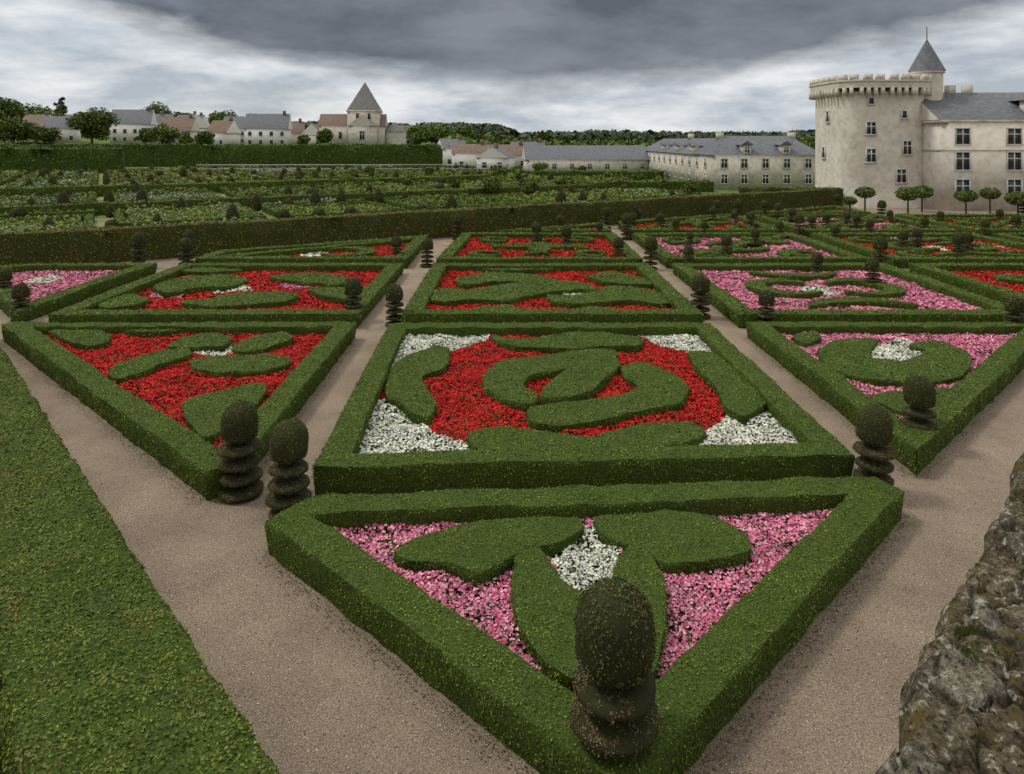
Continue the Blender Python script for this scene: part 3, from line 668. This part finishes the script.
forest('tree_belt',-190,-128,300,350,4,8,160,1.8,M_tree,5)

# ---------------------------------------------------------------- rubble parapet wall
wd_=np.array([.685,.728]); wn=np.array([.728,-.685]); ZT=5.4
nu=800; nv=120; s=np.linspace(.2,5.6,nu); t=np.linspace(0,1,nv)
SS,TT=np.meshgrid(s,t); q=np.column_stack([SS.ravel(),np.zeros(nu*nv),np.zeros(nu*nv)])
edge=-.585+.05*vn(q,3.2,1)+.035*vn(q,8,2)+.016*vn(q,20,2); N_=edge+TT.ravel()*(.5-edge)
XY=SS.ravel()[:,None]*wd_+N_[:,None]*wn
def cells(u,v,sc):
    u=u/sc;v=v/(sc*.7);iu=np.floor(u).astype(int);iv=np.floor(v).astype(int);d1=np.full(len(u),9.);d2=d1.copy();hh=np.zeros(len(u))
    for a in(-1,0,1):
        for b in(-1,0,1):
            ci=iu+a;cj=iv+b;d=np.hypot(ci+.1+.8*_h(ci,cj,cj*0+1)-u,cj+.1+.8*_h(ci,cj,cj*0+2)-v); k=d<d1
            d2=np.where(k,d1,np.minimum(d2,d)); hh=np.where(k,_h(ci,cj,cj*0+3),hh); d1=np.where(k,d,d1)
    return d2-d1,hh
p3=np.column_stack([XY,np.zeros(len(XY))])
wx=.045*vn(p3,9,11)+.02*vn(p3,30,13); wy_=.045*vn(p3,9,12)+.02*vn(p3,30,14)
g1,h1=cells(SS.ravel()+wx,N_+wy_,.19)
z=ZT+.032*np.clip(g1/.12,0,1)+.045*(h1-.5)+.012*vn(p3,14,3)+.016*vn(p3,34,4)+.010*vn(p3,80,6)
T_=TT.ravel(); z-=.09*np.clip(1-T_/.06,0,1)**2
V=np.column_stack([XY,z]); idx=np.arange(nu*nv).reshape(nv,nu)
f=np.column_stack([idx[:-1,:-1].ravel(),idx[1:,:-1].ravel(),idx[1:,1:].ravel(),idx[:-1,1:].ravel()])
mb=MB(); mb.add(V,f)
e0=V[idx[0]]; g=e0.copy(); g[:,2]=0; i=np.arange(nu-1); mb.add(np.concatenate([e0,g]),np.column_stack([i,i+1,i+1+nu,i+nu]))
e1=V[idx[-1]]; g=e1.copy(); g[:,2]=0; mb.add(np.concatenate([e1,g]),np.column_stack([i,i+1,i+1+nu,i+nu]))
for col in(0,-1):
    e=V[idx[:,col]]; g=e.copy(); g[:,2]=0; i2=np.arange(nv-1); mb.add(np.concatenate([e,g]),np.column_stack([i2,i2+1,i2+1+nv,i2+nv]))
mW,nt,b=newmat('rubble_stone')
at1=nt.nodes.new('ShaderNodeAttribute'); at1.attribute_name='stone'; at2=nt.nodes.new('ShaderNodeAttribute'); at2.attribute_name='joint'
rs=ramp(nt,[(.13,.105,.07),(.27,.225,.155),(.18,.16,.125),(.38,.345,.27)],[0,.35,.6,1]); nt.links.new(at1.outputs['Fac'],rs.inputs[0])
n1=noise(nt,24,10,.85); r1=ramp(nt,[(.18,.17,.15),(.7,.7,.68),(1.8,1.8,1.7)],[.40,.5,.64]); nt.links.new(n1.outputs[0],r1.inputs[0]); c=mixc(nt,1.0,rs.outputs[0],r1.outputs[0],'MULTIPLY')
rj=ramp(nt,[(.8,.8,.8),(0,0,0)],[.02,.11]); nt.links.new(at2.outputs['Fac'],rj.inputs[0]); c=mixc(nt,rj.outputs[0],c,(.06,.05,.035))
n2=noise(nt,24,7,.7); r2=ramp(nt,[(0,0,0),(1,1,1)],[.58,.60]); nt.links.new(n2.outputs[0],r2.inputs[0]); c=mixc(nt,r2.outputs[0],c,(.50,.48,.40))
n3=noise(nt,7,9,.75); r3=ramp(nt,[(0,0,0),(.85,.85,.85)],[.55,.60]); nt.links.new(n3.outputs[0],r3.inputs[0]); c=mixc(nt,r3.outputs[0],c,(.14,.115,.035))
n6=noise(nt,4,9,.8); r6=ramp(nt,[(0,0,0),(1,1,1)],[.57,.60]); nt.links.new(n6.outputs[0],r6.inputs[0]); c=mixc(nt,r6.outputs[0],c,(.05,.065,.012))
n7=noise(nt,50,7,.75); r7=ramp(nt,[(1,1,1),(0,0,0)],[.38,.43]); nt.links.new(n7.outputs[0],r7.inputs[0]); c=mixc(nt,r7.outputs[0],c,(.025,.022,.017))
nt.links.new(c,b.inputs['Base Color']); b.inputs['Roughness'].default_value=1.0; b.inputs['Specular IOR Level'].default_value=.0
bp=nt.nodes.new('ShaderNodeBump'); bp.inputs['Strength'].default_value=1; bp.inputs['Distance'].default_value=.015
n5=noise(nt,80,8,.8); nt.links.new(n5.outputs[0],bp.inputs['Height']); nt.links.new(bp.outputs[0],b.inputs['Normal'])
mb.obj('stone_parapet_wall',[mW],attrs={'stone':h1,'joint':g1})
ls_=[PL(-1,.2),PL(30,.2),PL(30,.85),PL(-1,.85)]; prism(None,'stone_ledge',ccw(ls_),0,.5,M_stoned)

# ---------------------------------------------------------------- camera
cam=bpy.data.cameras.new('camera'); co=bpy.data.objects.new('camera',cam); scene.collection.objects.link(co); scene.camera=co
co.location=(0,0,H); co.rotation_euler=(math.radians(90),0,0); cam.sensor_width=36; cam.lens=36*F/1024; cam.shift_y=-(387-HZ)/1024; cam.clip_end=8000; cam.clip_start=.05
# ---------------------------------------------------------------- light
sun=bpy.data.lights.new('sun','SUN'); so=bpy.data.objects.new('sun',sun); scene.collection.objects.link(so)
el,az=math.radians(56),math.radians(-80)
sun.energy=1.5; sun.angle=math.radians(10); sun.color=(1,.95,.86)
d=Vector((math.sin(az)*math.cos(el),math.cos(az)*math.cos(el),math.sin(el))); so.rotation_euler=d.to_track_quat('Z','Y').to_euler()
w=bpy.data.worlds.new('World'); scene.world=w; w.use_nodes=True; nt=w.node_tree; nt.nodes.clear()
out=nt.nodes.new('ShaderNodeOutputWorld'); sky=nt.nodes.new('ShaderNodeTexSky'); sky.sky_type='NISHITA'; sky.sun_disc=False; sky.sun_elevation=el; sky.sun_rotation=az
bg=nt.nodes.new('ShaderNodeBackground'); bg.inputs[1].default_value=.09; nt.links.new(sky.outputs[0],bg.inputs[0])
tc=nt.nodes.new('ShaderNodeTexCoord'); sp=nt.nodes.new('ShaderNodeSeparateXYZ'); nt.links.new(tc.outputs['Generated'],sp.inputs[0])
def mth(op,a,b=None,c=None,clampv=False):
    m=nt.nodes.new('ShaderNodeMath'); m.operation=op; m.use_clamp=clampv
    for i,v in enumerate((a,b,c)):
        if v is None: continue
        if isinstance(v,(int,float)): m.inputs[i].default_value=v
        else: nt.links.new(v,m.inputs[i])
    return m.outputs[0]
def cnoise(sx,sz,scale,det,off=0,rough=.55,dist=.12):
    mp=nt.nodes.new('ShaderNodeMapping'); mp.inputs['Scale'].default_value=(sx,sx,sz); mp.inputs['Location'].default_value=(off,off*.7,off*.3); nt.links.new(tc.outputs['Generated'],mp.inputs[0])
    n=nt.nodes.new('ShaderNodeTexNoise'); n.inputs['Scale'].default_value=scale; n.inputs['Detail'].default_value=det; n.inputs['Roughness'].default_value=rough; n.inputs['Distortion'].default_value=dist
    nt.links.new(mp.outputs[0],n.inputs[0]); return n.outputs[0]
x,z=sp.outputs[0],sp.outputs[2]
nA=cnoise(1,3.2,3.0,6,3.1,.58); nB=cnoise(1,3.6,5.5,6,7.7,.58); nC=cnoise(1,3.0,4,6,12.3,.55)
xs=mth('SUBTRACT',x,.02); x2=mth('MULTIPLY',mth('MULTIPLY',xs,xs),.26)
t1=mth('SUBTRACT',mth('SUBTRACT',z,x2),.077); t1=mth('ADD',t1,mth('MULTIPLY',mth('SUBTRACT',nA,.5),.13))
dark=mth('MULTIPLY_ADD',t1,24,.4,True)
high=mth('MULTIPLY_ADD',z,4,-1.2,True)
dark=mth('MULTIPLY',dark,mth('SUBTRACT',1,high))
rb=nt.nodes.new('ShaderNodeValToRGB'); e=rb.color_ramp.elements; e[0].position=.38; e[0].color=(.44,.49,.55,1); e[1].position=.60; e[1].color=(.82,.84,.86,1); nt.links.new(nB,rb.inputs[0])
rd=nt.nodes.new('ShaderNodeValToRGB'); e=rd.color_ramp.elements; e[0].position=.38; e[0].color=(.115,.135,.165,1); e[1].position=.66; e[1].color=(.24,.265,.30,1); nt.links.new(nC,rd.inputs[0])
col=mixc(nt,dark,rb.outputs[0],rd.outputs[0]); col=mixc(nt,high,col,(1.0,.99,.97))
bg2=nt.nodes.new('ShaderNodeBackground'); nt.links.new(col,bg2.inputs[0]); bg2.inputs[1].default_value=1.0
mx=nt.nodes.new('ShaderNodeMixShader'); cov=mth('MULTIPLY_ADD',nA,2.0,.1,True); nt.links.new(cov,mx.inputs[0]); nt.links.new(bg.outputs[0],mx.inputs[1]); nt.links.new(bg2.outputs[0],mx.inputs[2]); nt.links.new(mx.outputs[0],out.inputs[0])
scene.view_settings.view_transform='Standard'; scene.view_settings.look='None'; scene.view_settings.exposure=0
print('polys',sum(len(o.data.polygons) for o in bpy.data.objects if o.type=='MESH'),'objects',len(bpy.data.objects))
